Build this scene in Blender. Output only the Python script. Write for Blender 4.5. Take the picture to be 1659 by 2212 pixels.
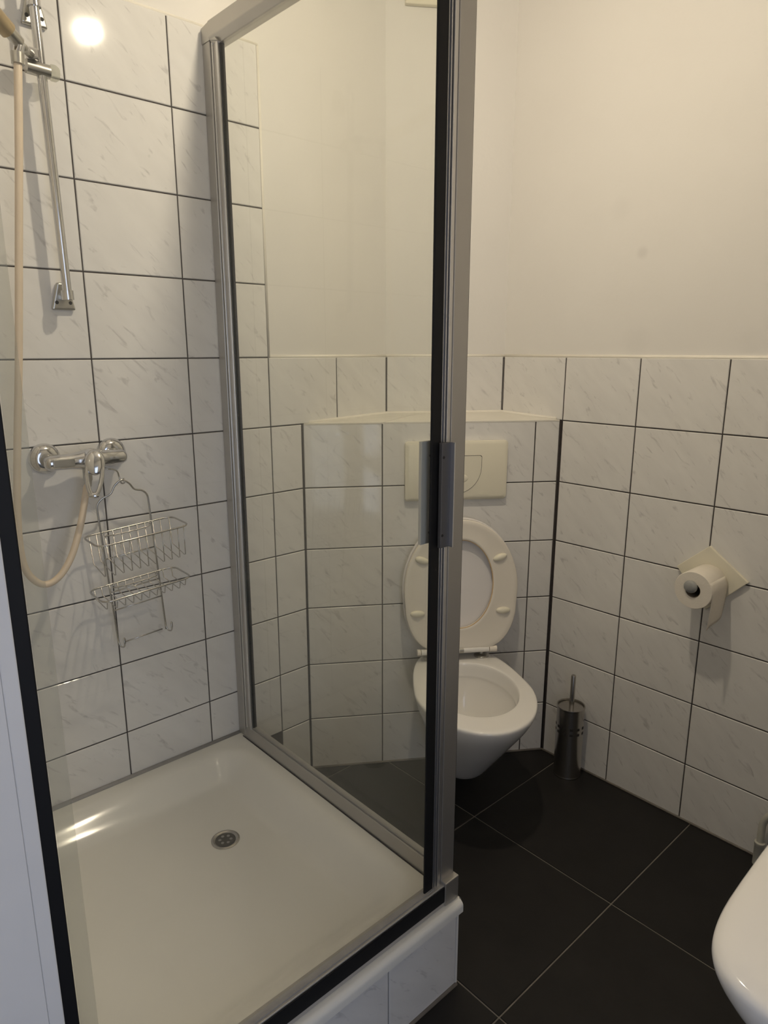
import bpy, bmesh, math, random
from mathutils import Vector, Matrix
random.seed(7)
for o in list(bpy.data.objects):
    bpy.data.objects.remove(o, do_unlink=True)
S = bpy.context.scene
COL = S.collection

# ------------------------------------------------------------------ camera
cam_d = bpy.data.cameras.new('camera')
cam = bpy.data.objects.new('camera', cam_d); COL.objects.link(cam)
cam_d.sensor_fit = 'HORIZONTAL'; cam_d.sensor_width = 36.0
cam_d.lens = 1480.16 / 1659 * 36.0
cam_d.clip_start = 0.02
cam.location = (1.7237, -1.9149, 1.4079)
cam.rotation_euler = (math.pi/2 - 0.2326, 0.0, 0.8326)
S.camera = cam

# ------------------------------------------------------------------ world, daylight, exposure
W = bpy.data.worlds.new('world'); S.world = W; W.use_nodes = True
W.node_tree.nodes['Background'].inputs[0].default_value = (0.70, 0.80, 1.0, 1)
W.node_tree.nodes['Background'].inputs[1].default_value = 0.30
LAMP_POWER = 890.0                     # emission strength of the ceiling bulb
ld = bpy.data.lights.new('hall_daylight', 'AREA'); ld.shape = 'RECTANGLE'
ld.size = 0.9; ld.size_y = 1.9; ld.energy = 10.0; ld.color = (0.72, 0.80, 1.0)
lo = bpy.data.objects.new('hall_daylight', ld); COL.objects.link(lo)
lo.location = (2.75, -1.95, 1.15); lo.rotation_euler = (math.pi/2, 0, math.pi/2)
S.view_settings.view_transform = 'Standard'
S.view_settings.look = 'None'
S.view_settings.gamma = 1.0
S.view_settings.use_curve_mapping = False
S.view_settings.exposure = 0.0

# ------------------------------------------------------------------ materials
def new_mat(name):
    m = bpy.data.materials.new(name); m.use_nodes = True
    nt = m.node_tree
    return m, nt, nt.nodes, nt.links, nt.nodes['Principled BSDF']

def simple(name, col, rough=0.5, metal=0.0, spec=0.5, noise=0.0, nscale=30.0, bump=0.0, bscale=200.0, stretch=None, coat=0.0):
    m, nt, N, L, P = new_mat(name)
    P.inputs['Base Color'].default_value = (*col, 1)
    P.inputs['Roughness'].default_value = rough
    P.inputs['Metallic'].default_value = metal
    P.inputs['Specular IOR Level'].default_value = spec
    if coat: P.inputs['Coat Weight'].default_value = coat; P.inputs['Coat Roughness'].default_value = 0.05
    tc = N.new('ShaderNodeTexCoord'); mp = N.new('ShaderNodeMapping')
    L.new(tc.outputs['Object'], mp.inputs['Vector'])
    if stretch: mp.inputs['Scale'].default_value = stretch
    if noise > 0:
        nz = N.new('ShaderNodeTexNoise'); nz.inputs['Scale'].default_value = nscale; nz.inputs['Detail'].default_value = 4
        L.new(mp.outputs[0], nz.inputs['Vector'])
        mx = N.new('ShaderNodeMix'); mx.data_type = 'RGBA'
        mx.inputs[6].default_value = (*[max(0, c*(1-noise)) for c in col], 1)
        mx.inputs[7].default_value = (*[min(1, c*(1+noise)) for c in col], 1)
        L.new(nz.outputs[0], mx.inputs[0]); L.new(mx.outputs[2], P.inputs['Base Color'])
    if bump > 0:
        nb = N.new('ShaderNodeTexNoise'); nb.inputs['Scale'].default_value = bscale; nb.inputs['Detail'].default_value = 3
        L.new(mp.outputs[0], nb.inputs['Vector'])
        b = N.new('ShaderNodeBump'); b.inputs['Strength'].default_value = bump; b.inputs['Distance'].default_value = 0.002
        L.new(nb.outputs[0], b.inputs['Height']); L.new(b.outputs[0], P.inputs['Normal'])
    return m

def tile_mat():
    m, nt, N, L, P = new_mat('marbled_tile')
    tc = N.new('ShaderNodeTexCoord'); oi = N.new('ShaderNodeObjectInfo')
    sc = N.new('ShaderNodeMath'); sc.operation = 'MULTIPLY'; sc.inputs[1].default_value = 40.0
    L.new(oi.outputs['Random'], sc.inputs[0])
    cb = N.new('ShaderNodeCombineXYZ')
    for i in range(3): L.new(sc.outputs[0], cb.inputs[i])
    ad = N.new('ShaderNodeVectorMath'); ad.operation = 'ADD'
    L.new(tc.outputs['Object'], ad.inputs[0]); L.new(cb.outputs[0], ad.inputs[1])
    # rotate so the streaks fall from upper left to lower right (local x right, z up)
    rot = N.new('ShaderNodeVectorRotate'); rot.rotation_type = 'Y_AXIS'; rot.inputs['Angle'].default_value = -0.78
    L.new(ad.outputs[0], rot.inputs['Vector'])
    st = N.new('ShaderNodeVectorMath'); st.operation = 'MULTIPLY'; st.inputs[1].default_value = (1.0, 1.0, 3.6)
    L.new(rot.outputs[0], st.inputs[0])
    n1 = N.new('ShaderNodeTexNoise'); n1.inputs['Scale'].default_value = 17; n1.inputs['Detail'].default_value = 3.0
    n1.inputs['Roughness'].default_value = 0.6; n1.inputs['Distortion'].default_value = 0.7
    L.new(st.outputs[0], n1.inputs['Vector'])
    r1 = N.new('ShaderNodeValToRGB'); e = r1.color_ramp.elements
    e[0].position = 0.60; e[0].color = (0, 0, 0, 1); e[1].position = 0.74; e[1].color = (1, 1, 1, 1)
    L.new(n1.outputs[0], r1.inputs[0])
    n2 = N.new('ShaderNodeTexNoise'); n2.inputs['Scale'].default_value = 9; n2.inputs['Detail'].default_value = 5
    L.new(st.outputs[0], n2.inputs['Vector'])
    mx0 = N.new('ShaderNodeMix'); mx0.data_type = 'RGBA'
    mx0.inputs[6].default_value = (0.70, 0.685, 0.665, 1); mx0.inputs[7].default_value = (0.83, 0.815, 0.79, 1)
    L.new(n2.outputs[0], mx0.inputs[0])
    k = N.new('ShaderNodeMath'); k.operation = 'MULTIPLY'; k.inputs[1].default_value = 0.50
    L.new(r1.outputs[0], k.inputs[0])
    mx = N.new('ShaderNodeMix'); mx.data_type = 'RGBA'
    L.new(k.outputs[0], mx.inputs[0]); L.new(mx0.outputs[2], mx.inputs[6]); mx.inputs[7].default_value = (0.40, 0.385, 0.38, 1)
    L.new(mx.outputs[2], P.inputs['Base Color'])
    P.inputs['Roughness'].default_value = 0.07
    nb = N.new('ShaderNodeTexNoise'); nb.inputs['Scale'].default_value = 14; nb.inputs['Detail'].default_value = 1
    L.new(ad.outputs[0], nb.inputs['Vector'])
    b = N.new('ShaderNodeBump'); b.inputs['Strength'].default_value = 0.12; b.inputs['Distance'].default_value = 0.002
    L.new(nb.outputs[0], b.inputs['Height']); L.new(b.outputs[0], P.inputs['Normal'])
    return m

def plaster_mat():
    m, nt, N, L, P = new_mat('plaster')
    tc = N.new('ShaderNodeTexCoord')
    n1 = N.new('ShaderNodeTexNoise'); n1.inputs['Scale'].default_value = 2.2; n1.inputs['Detail'].default_value = 6
    L.new(tc.outputs['Object'], n1.inputs['Vector'])
    mx = N.new('ShaderNodeMix'); mx.data_type = 'RGBA'
    mx.inputs[6].default_value = (0.74, 0.715, 0.68, 1); mx.inputs[7].default_value = (0.82, 0.80, 0.77, 1)
    L.new(n1.outputs[0], mx.inputs[0]); last = mx.outputs[2]
    # a few grey scuffs rubbed into the paint
    for (c, rad, amt) in (((0.6964, 0.007, 1.675), 0.024, 0.17), ((0.62, 0.007, 1.80), 0.045, 0.05), ((1.02, 0.007, 1.43), 0.05, 0.05), ((0.70, 0.007, 1.43), 0.06, 0.06), ((1.10, 0.007, 1.95), 0.05, 0.05)):
        d = N.new('ShaderNodeVectorMath'); d.operation = 'DISTANCE'; d.inputs[1].default_value = c
        L.new(tc.outputs['Object'], d.inputs[0])
        mr = N.new('ShaderNodeMapRange'); mr.interpolation_type = 'SMOOTHSTEP'
        mr.inputs['From Min'].default_value = rad; mr.inputs['From Max'].default_value = rad*0.2
        mr.inputs['To Min'].default_value = 0.0; mr.inputs['To Max'].default_value = amt
        L.new(d.outputs['Value'], mr.inputs['Value'])
        m2 = N.new('ShaderNodeMix'); m2.data_type = 'RGBA'; m2.inputs[7].default_value = (0.36, 0.34, 0.33, 1)
        L.new(mr.outputs[0], m2.inputs[0]); L.new(last, m2.inputs[6]); last = m2.outputs[2]
    L.new(last, P.inputs['Base Color'])
    P.inputs['Roughness'].default_value = 0.75; P.inputs['Specular IOR Level'].default_value = 0.25
    n2 = N.new('ShaderNodeTexNoise'); n2.inputs['Scale'].default_value = 45; n2.inputs['Detail'].default_value = 5
    L.new(tc.outputs['Object'], n2.inputs['Vector'])
    b = N.new('ShaderNodeBump'); b.inputs['Strength'].default_value = 0.18; b.inputs['Distance'].default_value = 0.003
    L.new(n2.outputs[0], b.inputs['Height']); L.new(b.outputs[0], P.inputs['Normal'])
    return m

def floor_mat():
    m, nt, N, L, P = new_mat('anthracite_floor_tile')
    tc = N.new('ShaderNodeTexCoord'); oi = N.new('ShaderNodeObjectInfo')
    ad = N.new('ShaderNodeVectorMath'); ad.operation = 'ADD'
    L.new(tc.outputs['Object'], ad.inputs[0]); L.new(oi.outputs['Location'], ad.inputs[1])
    n1 = N.new('ShaderNodeTexNoise'); n1.inputs['Scale'].default_value = 7; n1.inputs['Detail'].default_value = 8; n1.inputs['Roughness'].default_value = 0.65
    L.new(ad.outputs[0], n1.inputs['Vector'])
    mx = N.new('ShaderNodeMix'); mx.data_type = 'RGBA'
    mx.inputs[6].default_value = (0.009, 0.0085, 0.0083, 1); mx.inputs[7].default_value = (0.025, 0.023, 0.022, 1)
    L.new(n1.outputs[0], mx.inputs[0]); L.new(mx.outputs[2], P.inputs['Base Color'])
    P.inputs['Roughness'].default_value = 0.50; P.inputs['Specular IOR Level'].default_value = 0.22
    n2 = N.new('ShaderNodeTexNoise'); n2.inputs['Scale'].default_value = 120; n2.inputs['Detail'].default_value = 4
    L.new(ad.outputs[0], n2.inputs['Vector'])
    b = N.new('ShaderNodeBump'); b.inputs['Strength'].default_value = 0.15; b.inputs['Distance'].default_value = 0.001
    L.new(n2.outputs[0], b.inputs['Height']); L.new(b.outputs[0], P.inputs['Normal'])
    return m

def glass_mat(name, tint, haze, refl=1.0):
    m, nt, N, L, P = new_mat(name)
    N.remove(P); out = [n for n in N if n.type == 'OUTPUT_MATERIAL'][0]
    tr = N.new('ShaderNodeBsdfTransparent'); tr.inputs[0].default_value = (*tint, 1)
    gl = N.new('ShaderNodeBsdfGlossy'); gl.inputs['Roughness'].default_value = 0.0
    df = N.new('ShaderNodeBsdfDiffuse'); df.inputs[0].default_value = (0.74, 0.755, 0.69, 1)
    tl = N.new('ShaderNodeBsdfTranslucent'); tl.inputs[0].default_value = (0.74, 0.755, 0.69, 1)
    hz = N.new('ShaderNodeMixShader'); hz.inputs[0].default_value = 0.5
    L.new(df.outputs[0], hz.inputs[1]); L.new(tl.outputs[0], hz.inputs[2])
    fr = N.new('ShaderNodeFresnel'); fr.inputs[0].default_value = 1.45
    ge = N.new('ShaderNodeNewGeometry')
    inv = N.new('ShaderNodeMath'); inv.operation = 'SUBTRACT'; inv.inputs[0].default_value = refl
    L.new(ge.outputs['Backfacing'], inv.inputs[1])
    cl = N.new('ShaderNodeMath'); cl.operation = 'MAXIMUM'; cl.inputs[1].default_value = 0.0
    L.new(inv.outputs[0], cl.inputs[0])
    mu = N.new('ShaderNodeMath'); mu.operation = 'MULTIPLY'
    L.new(fr.outputs[0], mu.inputs[0]); L.new(cl.outputs[0], mu.inputs[1])
    m1 = N.new('ShaderNodeMixShader')
    L.new(mu.outputs[0], m1.inputs[0]); L.new(tr.outputs[0], m1.inputs[1]); L.new(gl.outputs[0], m1.inputs[2])
    # water marks: a little more haze in patches
    tc = N.new('ShaderNodeTexCoord'); nz = N.new('ShaderNodeTexNoise'); nz.inputs['Scale'].default_value = 3.0; nz.inputs['Detail'].default_value = 5
    L.new(tc.outputs['Object'], nz.inputs['Vector'])
    hm = N.new('ShaderNodeMath'); hm.operation = 'MULTIPLY'; hm.inputs[1].default_value = haze*2
    L.new(nz.outputs[0], hm.inputs[0])
    m2 = N.new('ShaderNodeMixShader')
    L.new(hm.outputs[0], m2.inputs[0]); L.new(m1.outputs[0], m2.inputs[1]); L.new(hz.outputs[0], m2.inputs[2])
    L.new(m2.outputs[0], out.inputs[0])
    return m

def emit_mat(name, col, s):
    m, nt, N, L, P = new_mat(name)
    P.inputs['Base Color'].default_value = (*col, 1)
    P.inputs['Emission Color'].default_value = (*col, 1); P.inputs['Emission Strength'].default_value = s
    return m

M = dict(
    plaster=plaster_mat(), tile=tile_mat(), floor=floor_mat(),
    grout=simple('dark_grout', (0.050, 0.042, 0.040), 0.85, noise=0.35, nscale=60),
    floor_grout=simple('grey_floor_grout', (0.20, 0.18, 0.16), 0.9, noise=0.4, nscale=25),
    caulk=simple('cream_caulk', (0.84, 0.80, 0.72), 0.5, noise=0.06, nscale=30),
    silicone=simple('grey_silicone', (0.30, 0.29, 0.28), 0.45, noise=0.15, nscale=40),
    ledge=simple('cream_ledge', (0.72, 0.69, 0.62), 0.45, noise=0.06, nscale=12, bump=0.1, bscale=30),
    ceramic=simple('white_ceramic', (0.82, 0.80, 0.77), 0.08, noise=0.02, nscale=4, coat=0.3),
    acrylic=simple('tray_enamel', (0.80, 0.785, 0.73), 0.13, noise=0.04, nscale=5),
    seat=simple('cream_seat_plastic', (0.80, 0.745, 0.66), 0.28, noise=0.03, nscale=8),
    lidp=simple('white_lid_plastic', (0.78, 0.75, 0.74), 0.25, noise=0.03, nscale=8),
    stain=simple('yellowed_edge', (0.62, 0.43, 0.22), 0.4, noise=0.3, nscale=25),
    ivory=simple('ivory_plastic', (0.80, 0.755, 0.62), 0.35, noise=0.03, nscale=10),
    groove=simple('dark_gap', (0.02, 0.018, 0.016), 0.7),
    chrome=simple('chrome', (0.62, 0.62, 0.63), 0.12, metal=1.0, noise=0.08, nscale=25),
    dull_chrome=simple('dull_chrome', (0.50, 0.49, 0.46), 0.28, metal=1.0, noise=0.15, nscale=35),
    wire=simple('steel_wire', (0.55, 0.54, 0.52), 0.22, metal=1.0),
    steel=simple('brushed_steel', (0.50, 0.48, 0.45), 0.26, metal=1.0, noise=0.12, nscale=12, stretch=(60, 60, 1)),
    alu=simple('satin_aluminium', (0.50, 0.485, 0.46), 0.42, metal=0.85, noise=0.06, nscale=10, stretch=(1, 1, 0.1)),
    alu_lt=simple('bright_aluminium', (0.72, 0.71, 0.70), 0.30, metal=0.9),
    alu_dk=simple('shade_toned_aluminium', (0.13, 0.13, 0.14), 0.45, metal=0.6),  # dark aluminium copy: groove shade and dark reflections put into the colour
    rail=simple('painted_rail', (0.46, 0.44, 0.41), 0.38, metal=0.35, noise=0.06, nscale=18),
    rubber=simple('black_rubber', (0.010, 0.010, 0.011), 0.55, spec=0.25),
    haze_band=glass_mat('pale_haze_band', (0.94, 0.94, 0.92), 0.14, 0.3),  # for the added haze band next to the left black seal
    glass=glass_mat('shower_glass', (0.982, 0.988, 0.972), 0.035),
    fglass=glass_mat('front_shower_glass', (0.99, 0.992, 0.985), 0.018, 0.8),
    hose=simple('cream_hose', (0.72, 0.60, 0.46), 0.42, noise=0.08, nscale=20, bump=0.2, bscale=300),
    bronze=simple('gilt_with_reflections', (0.42, 0.33, 0.20), 0.3, metal=0.5, noise=0.3, nscale=30),  # wood-like reflections on the grip put into a mottled gilt colour
    knob=glass_mat('frosted_knob', (0.88, 0.88, 0.84), 0.30, 0.7),
    paper=simple('toilet_paper', (0.80, 0.745, 0.66), 0.95, spec=0.1, noise=0.04, nscale=60, bump=0.3, bscale=400),
    card=simple('grey_cardboard', (0.28, 0.24, 0.19), 0.9, noise=0.1, nscale=40),
    grey_knob=simple('grey_plastic', (0.30, 0.305, 0.30), 0.4, noise=0.05),
    pipe=simple('painted_pipe', (0.52, 0.51, 0.45), 0.4, noise=0.06),
    dark=simple('drain_dark', (0.10, 0.095, 0.085), 0.5, noise=0.5, nscale=120),
    bulb=emit_mat('lit_bulb', (1.0, 0.868, 0.655), LAMP_POWER),
    grey_paint=simple('light_grey_enamel', (0.50, 0.50, 0.46), 0.45),
    white=simple('white_plastic', (0.80, 0.78, 0.74), 0.4),
    door=simple('painted_jamb', (0.80, 0.79, 0.78), 0.6, noise=0.05, nscale=9, bump=0.15, bscale=40),
)

# ------------------------------------------------------------------ helpers
def root_of(p):
    while p.parent is not None: p = p.parent
    return p

def obj(name, bm, mat, parent=None, smooth=False, bevel=0.0, seg=2, sub=0, autos=None):
    """bm holds WORLD coordinates; becomes one mesh object under parent (parents are never rotated)"""
    me = bpy.data.meshes.new(name)
    bmesh.ops.recalc_face_normals(bm, faces=bm.faces[:])
    if parent is not None:
        off = root_of(parent).location
        bmesh.ops.translate(bm, verts=bm.verts[:], vec=-off)
    bm.to_mesh(me); bm.free()
    o = bpy.data.objects.new(name, me); COL.objects.link(o)
    me.materials.append(M[mat] if isinstance(mat, str) else mat)
    if smooth or autos:
        for p in me.polygons: p.use_smooth = True
    if autos:
        me.set_sharp_from_angle(angle=math.radians(autos))
    if bevel > 0:
        md = o.modifiers.new('bevel', 'BEVEL'); md.width = bevel; md.segments = seg; md.limit_method = 'ANGLE'; md.angle_limit = math.radians(40)
    if sub:
        md = o.modifiers.new('subsurf', 'SUBSURF'); md.levels = sub; md.render_levels = sub
    if parent is not None: o.parent = parent
    return o

def tag(o, label, cat, kind=None, group=None):
    o['label'] = label; o['category'] = cat
    if kind: o['kind'] = kind
    if group: o['group'] = group
    return o

def thing(name, loc, label, cat, kind=None, group=None):
    o = bpy.data.objects.new(name, None); COL.objects.link(o); o.location = loc
    o.empty_display_size = 0.05
    return tag(o, label, cat, kind, group)

def box(bm, x0, x1, y0, y1, z0, z1):
    v = [bm.verts.new((x, y, z)) for z in (z0, z1) for y in (y0, y1) for x in (x0, x1)]
    for f in ((0, 2, 3, 1), (4, 5, 7, 6), (0, 1, 5, 4), (1, 3, 7, 5), (3, 2, 6, 7), (2, 0, 4, 6)):
        bm.faces.new([v[i] for i in f])
    return bm

def B(*a):
    bm = bmesh.new()
    return box(bm, *a)

def prism(bm, pts, vec):
    """extrude a 3-D polygon by vec"""
    vec = Vector(vec)
    a = [bm.verts.new(p) for p in pts]; b = [bm.verts.new(Vector(p)+vec) for p in pts]
    bm.faces.new(a); bm.faces.new(b[::-1])
    n = len(pts)
    for i in range(n):
        bm.faces.new((a[i], b[i], b[(i+1) % n], a[(i+1) % n]))
    return bm

def loft(bm, rings, cap0=True, cap1=True, closed=False):
    R = [[bm.verts.new(p) for p in r] for r in rings]
    n = len(R[0]); m = len(R)
    for i in range(m if closed else m-1):
        A, Bq = R[i], R[(i+1) % m]
        for j in range(n):
            bm.faces.new((A[j], A[(j+1) % n], Bq[(j+1) % n], Bq[j]))
    if not closed:
        if cap0: bm.faces.new(R[0][::-1])
        if cap1: bm.faces.new(R[-1])
    return bm

def cat(pts, k=6, closed=False):
    P = [Vector(p) for p in pts]; n = len(P); out = []
    rng = n if closed else n-1
    for i in range(rng):
        if closed: p0, p1, p2, p3 = P[i-1], P[i], P[(i+1) % n], P[(i+2) % n]
        else: p0, p1, p2, p3 = P[max(i-1, 0)], P[i], P[i+1], P[min(i+2, n-1)]
        for s in range(k):
            t = s/k
            out.append(0.5*((2*p1)+(p2-p0)*t+(2*p0-5*p1+4*p2-p3)*t*t+(3*p1-p0-3*p2+p3)*t**3))
    if not closed: out.append(P[-1])
    return out

def tube(bm, pts, r, seg=8, closed=False):
    P = [Vector(p) for p in pts]; n = len(P)
    rad = r if callable(r) else (lambda i: r)
    rings = []; prev = None
    for i in range(n):
        if closed: t = P[(i+1) % n]-P[i-1]
        else: t = P[min(i+1, n-1)]-P[max(i-1, 0)]
        t.normalize()
        if prev is None:
            a = Vector((0, 0, 1)) if abs(t.z) < 0.9 else Vector((1, 0, 0))
            u = t.cross(a).normalized()
        else:
            u = (prev - t*prev.dot(t)).normalized()
        prev = u; v = t.cross(u)
        rr = rad(i/(n-1) if n > 1 else 0) if callable(r) else r
        rings.append([P[i]+rr*(math.cos(2*math.pi*k/seg)*u+math.sin(2*math.pi*k/seg)*v) for k in range(seg)])
    return loft(bm, rings, closed=closed)

def cyl(bm, p0, p1, r0, r1=None, seg=24):
    r1 = r0 if r1 is None else r1
    return tube(bm, [p0, p1], lambda t: r0+(r1-r0)*t, seg)

def lathe(bm, c, prof, seg=40, axis='Z'):
    """prof: (r, h) along +axis from c"""
    rings = []
    for r, h in prof:
        ring = []
        for k in range(seg):
            a = 2*math.pi*k/seg
            d = (r*math.cos(a), r*math.sin(a), h)
            if axis == 'X': d = (h, r*math.cos(a), r*math.sin(a))
            if axis == 'Y': d = (r*math.sin(a), h, r*math.cos(a))
            ring.append(Vector(c)+Vector(d))
        rings.append(ring)
    return loft(bm, rings)

def ellipsoid(bm, c, rx, ry, rz, mat=None):
    mtx = Matrix.Translation(c) @ (mat or Matrix.Identity(4)) @ Matrix.Diagonal((rx, ry, rz, 1))
    bmesh.ops.create_uvsphere(bm, u_segments=20, v_segments=12, radius=1.0, matrix=mtx)
    return bm

# ---- tiles: local x to the viewer's right, z up, -y out of the wall; mesh shared by size
_tm = {}
JOINT = 0.0034
def tile_mesh(w, h, t=0.007, mat='tile'):
    key = (round(w, 4), round(h, 4), t, mat)
    if key in _tm: return _tm[key]
    bm = bmesh.new(); b = 0.0016
    rings = []
    for y, ins in ((0.0, 0.0), (-t+b, 0.0), (-t, b)):
        x = w/2-ins; z = h/2-ins
        rings.append([(-x, y, -z), (x, y, -z), (x, y, z), (-x, y, z)])
    loft(bm, rings)
    bmesh.ops.recalc_face_normals(bm, faces=bm.faces[:])
    me = bpy.data.meshes.new('tile'); bm.to_mesh(me); bm.free()
    me.materials.append(M[mat]); _tm[key] = me
    return me

class Plane:
    """a tiled surface: O + s*u (right) with outward normal n"""
    def __init__(self, O, ang): self.O = Vector(O); self.a = ang; self.u = Vector((math.cos(ang), math.sin(ang), 0)); self.n = Vector((math.sin(ang), -math.cos(ang), 0))
    def p(self, s, z, off=0.0): q = self.O+self.u*s+self.n*off; return Vector((q.x, q.y, z))
    def tile(self, s0, s1, z0, z1, parent, t=0.007, name='tile', mat='tile'):
        if s1-s0 < JOINT*2 or z1-z0 < JOINT*2: return
        me = tile_mesh(s1-s0-JOINT, z1-z0-JOINT, t, mat)
        o = bpy.data.objects.new(name, me); COL.objects.link(o)
        c = self.p((s0+s1)/2, (z0+z1)/2, -t+random.uniform(-0.0003, 0.0003))
        o.parent = parent; o.location = c-root_of(parent).location
        o.rotation_euler = (random.uniform(-.0012, .0012), random.uniform(-.0015, .0015), self.a+random.uniform(-.0012, .0012))
    def slab(self, bm, s0, s1, z0, z1, o0, o1):
        q = [self.p(s0, z0, o0), self.p(s1, z0, o0), self.p(s1, z1, o0), self.p(s0, z1, o0)]
        return prism(bm, q, self.n*(o1-o0))
    def part(self, name, mat, parent, s0, s1, z0, z1, o0, o1, **k):
        return obj(name, self.slab(bmesh.new(), s0, s1, z0, z1, o0, o1), mat, parent, **k)

TT = 1.3859; RH = 0.2; TW = 0.2504          # top of half-height tiling, row pitch, column pitch
HT = 2.70
def rows(lo, hi):
    zs = [lo]; k = -7
    while TT+k*RH < hi+1e-4:
        z = TT+k*RH
        if z > lo+0.02: zs.append(min(z, hi))
        k += 1
    if hi-zs[-1] > 0.02: zs.append(hi)
    return list(zip(zs[:-1], zs[1:]))

# ------------------------------------------------------------------ the room
PA = Plane((0, -3.0, 0), math.pi/2)          # wall_left, s = y + 3
PB = Plane((0, 0, 0), 0.0)                   # wall_right (behind the brush), s = x
ang = math.atan2(0.826432, 0.563037)
PX = Plane((0, -0.6844, 0), ang)             # front of the cistern boxing
PC = Plane((0, -0.336, 0), ang)              # chamfered corner above the ledge
PXL = 0.8277; PCL = 0.4052
yA = lambda d: 3.0-d                         # distance from corner -> s on wall A

wl = obj('wall_left', B(-0.12, -0.007, -1.75, 0.0, 0, HT), 'plaster')
tag(wl, 'left wall, cream plaster above pale marbled tiles, behind the shower', 'wall', 'structure')
# grout beds
PA.part('grout', 'grout', wl, yA(1.742), yA(0.7985), 0.0, TT+4*RH-0.002, -0.0068, -0.0022)
PA.part('grout', 'grout', wl, yA(0.7985), yA(0.336), 0.0, TT-0.002, -0.0068, -0.0022)
c_tall = [1.742, 1.549, 1.298, 1.0478, 0.7974]
for d0, d1 in zip(c_tall[:-1], c_tall[1:]):
    for z0, z1 in rows(0.186, TT+4*RH): PA.tile(yA(d0), yA(d1), z0, z1, wl)
for z0, z1 in rows(0.0, 1.186): PA.tile(yA(0.7974), yA(0.6865), z0, z1, wl)
for d0, d1 in ((0.7974, 0.547), (0.547, 0.337)): PA.tile(yA(d0), yA(d1), 1.186, TT, wl)
bm = bmesh.new(); tube(bm, [(-0.006, -0.79, TT+0.001), (-0.006, -0.335, TT+0.001)], 0.006, 8); obj('caulk_bead', bm, 'caulk', wl, smooth=True)
bm = bmesh.new(); tube(bm, [(-0.005, -0.794, TT), (-0.005, -0.794, TT+4*RH)], 0.0045, 8); obj('caulk_bead', bm, 'caulk', wl, smooth=True)
bm = bmesh.new(); tube(bm, [(-0.005, -1.742, TT+4*RH), (-0.005, -0.794, TT+4*RH)], 0.005, 8); obj('caulk_bead', bm, 'caulk', wl, smooth=True)

wb = obj('wall_right', B(-0.12, 2.06, 0.007, 0.12, 0, HT), 'plaster')
tag(wb, 'right wall, cream plaster above a band of pale marbled tiles', 'wall', 'structure')
PB.part('grout', 'grout', wb, 0.2264, 2.05, 0.0, TT-0.002, -0.0068, -0.0022)
cb_ = [0.4720+TW*i for i in range(7)]; cb_[-1] = 1.976
for x0, x1 in zip(cb_[:-1], cb_[1:]):
    for z0, z1 in rows(0.0, TT): PB.tile(x0, x1, z0, z1, wb)
for z0, z1 in rows(0.0, TT): PB.tile(1.976, 2.048, z0, z1, wb)
PB.tile(0.228, 0.4720, 1.186, TT, wb)
bm = bmesh.new(); tube(bm, [(0.2264, 0.006, TT+0.001), (2.05, 0.006, TT+0.001)], 0.006, 8); obj('caulk_bead', bm, 'caulk', wb, smooth=True)
bm = bmesh.new(); tube(bm, [(0.47, -0.001, 0.002), (2.05, -0.001, 0.002)], 0.004, 6); obj('floor_joint', bm, 'floor_grout', wb, smooth=True)

wc = obj('wall_corner', PC.slab(bmesh.new(), -0.03, PCL+0.03, 1.15, HT, -0.06, -0.007), 'plaster')
tag(wc, 'narrow chamfered corner wall above the cistern ledge, between both tiled walls', 'wall', 'structure')
PC.part('grout', 'grout', wc, 0.0, PCL, 1.15, TT-0.002, -0.0068, -0.0022)
PC.tile(0.001, 0.155, 1.186, TT, wc); PC.tile(0.155, PCL-0.001, 1.186, TT, wc)
bm = bmesh.new(); tube(bm, [PC.p(0, TT+0.001, -0.006), PC.p(PCL, TT+0.001, -0.006)], 0.006, 8); obj('caulk_bead', bm, 'caulk', wc, smooth=True)

# tiled boxing that hides the cistern
bx_ = obj('wall_boxing', PX.slab(bmesh.new(), 0.008, PXL-0.008, 0.0, 1.18, -0.18, -0.0068), 'plaster')
tag(bx_, 'tiled boxing behind the toilet, set diagonally across the corner', 'wall', 'structure')
PX.part('grout', 'grout', bx_, 0.002, PXL-0.002, 0.0, 1.184, -0.0067, -0.0022)
for s0, s1 in ((0.001, 0.247), (0.247, 0.4962), (0.4962, 0.7455), (0.7455, 0.8268)):
    for z0, z1 in rows(0.0, 1.186): PX.tile(s0, s1, z0, z1, bx_)
def quad_slab(name, q, th, mat, par, **k):
    bm = bmesh.new(); prism(bm, q, (0, 0, -th)); return obj(name, bm, mat, par, **k)
def ledge_pt(s, f, z):       # f = 0 front edge, 1 back edge
    a = PX.p(0.003+s*(PXL-0.006), z, 0.0005); b = PC.p(s*PCL, z, 0.0)
    return a.lerp(b, f)
for s0, s1 in ((0.0, 0.299), (0.303, 1.0)):
    q = [ledge_pt(s0, 0, 1.1885), ledge_pt(s1, 0, 1.1885), ledge_pt(s1, 1, 1.199), ledge_pt(s0, 1, 1.199)]
    quad_slab('ledge_slab', q, 0.006, 'ledge', bx_, bevel=0.001)
bm = bmesh.new(); tube(bm, [(0.001, -0.66, 1.189), (0.002, -0.336, 1.199), (0.2264, -0.003, 1.199), (0.45, -0.003, 1.190)], 0.006, 8); obj('caulk_bead', bm, 'caulk', bx_, smooth=True)
for s, r in ((0.0008, 0.0012), (PXL-0.0012, 0.0020)):
    bm = bmesh.new(); tube(bm, [PX.p(s, 0.0, 0.0), PX.p(s, 1.187, 0.0)], r, 8); obj('corner_joint', bm, 'grout', bx_, smooth=True)
bm = bmesh.new(); tube(bm, [PX.p(0, 0.002, 0.002), PX.p(PXL, 0.002, 0.002)], 0.004, 6); obj('floor_joint', bm, 'floor_grout', bx_, smooth=True)

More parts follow.
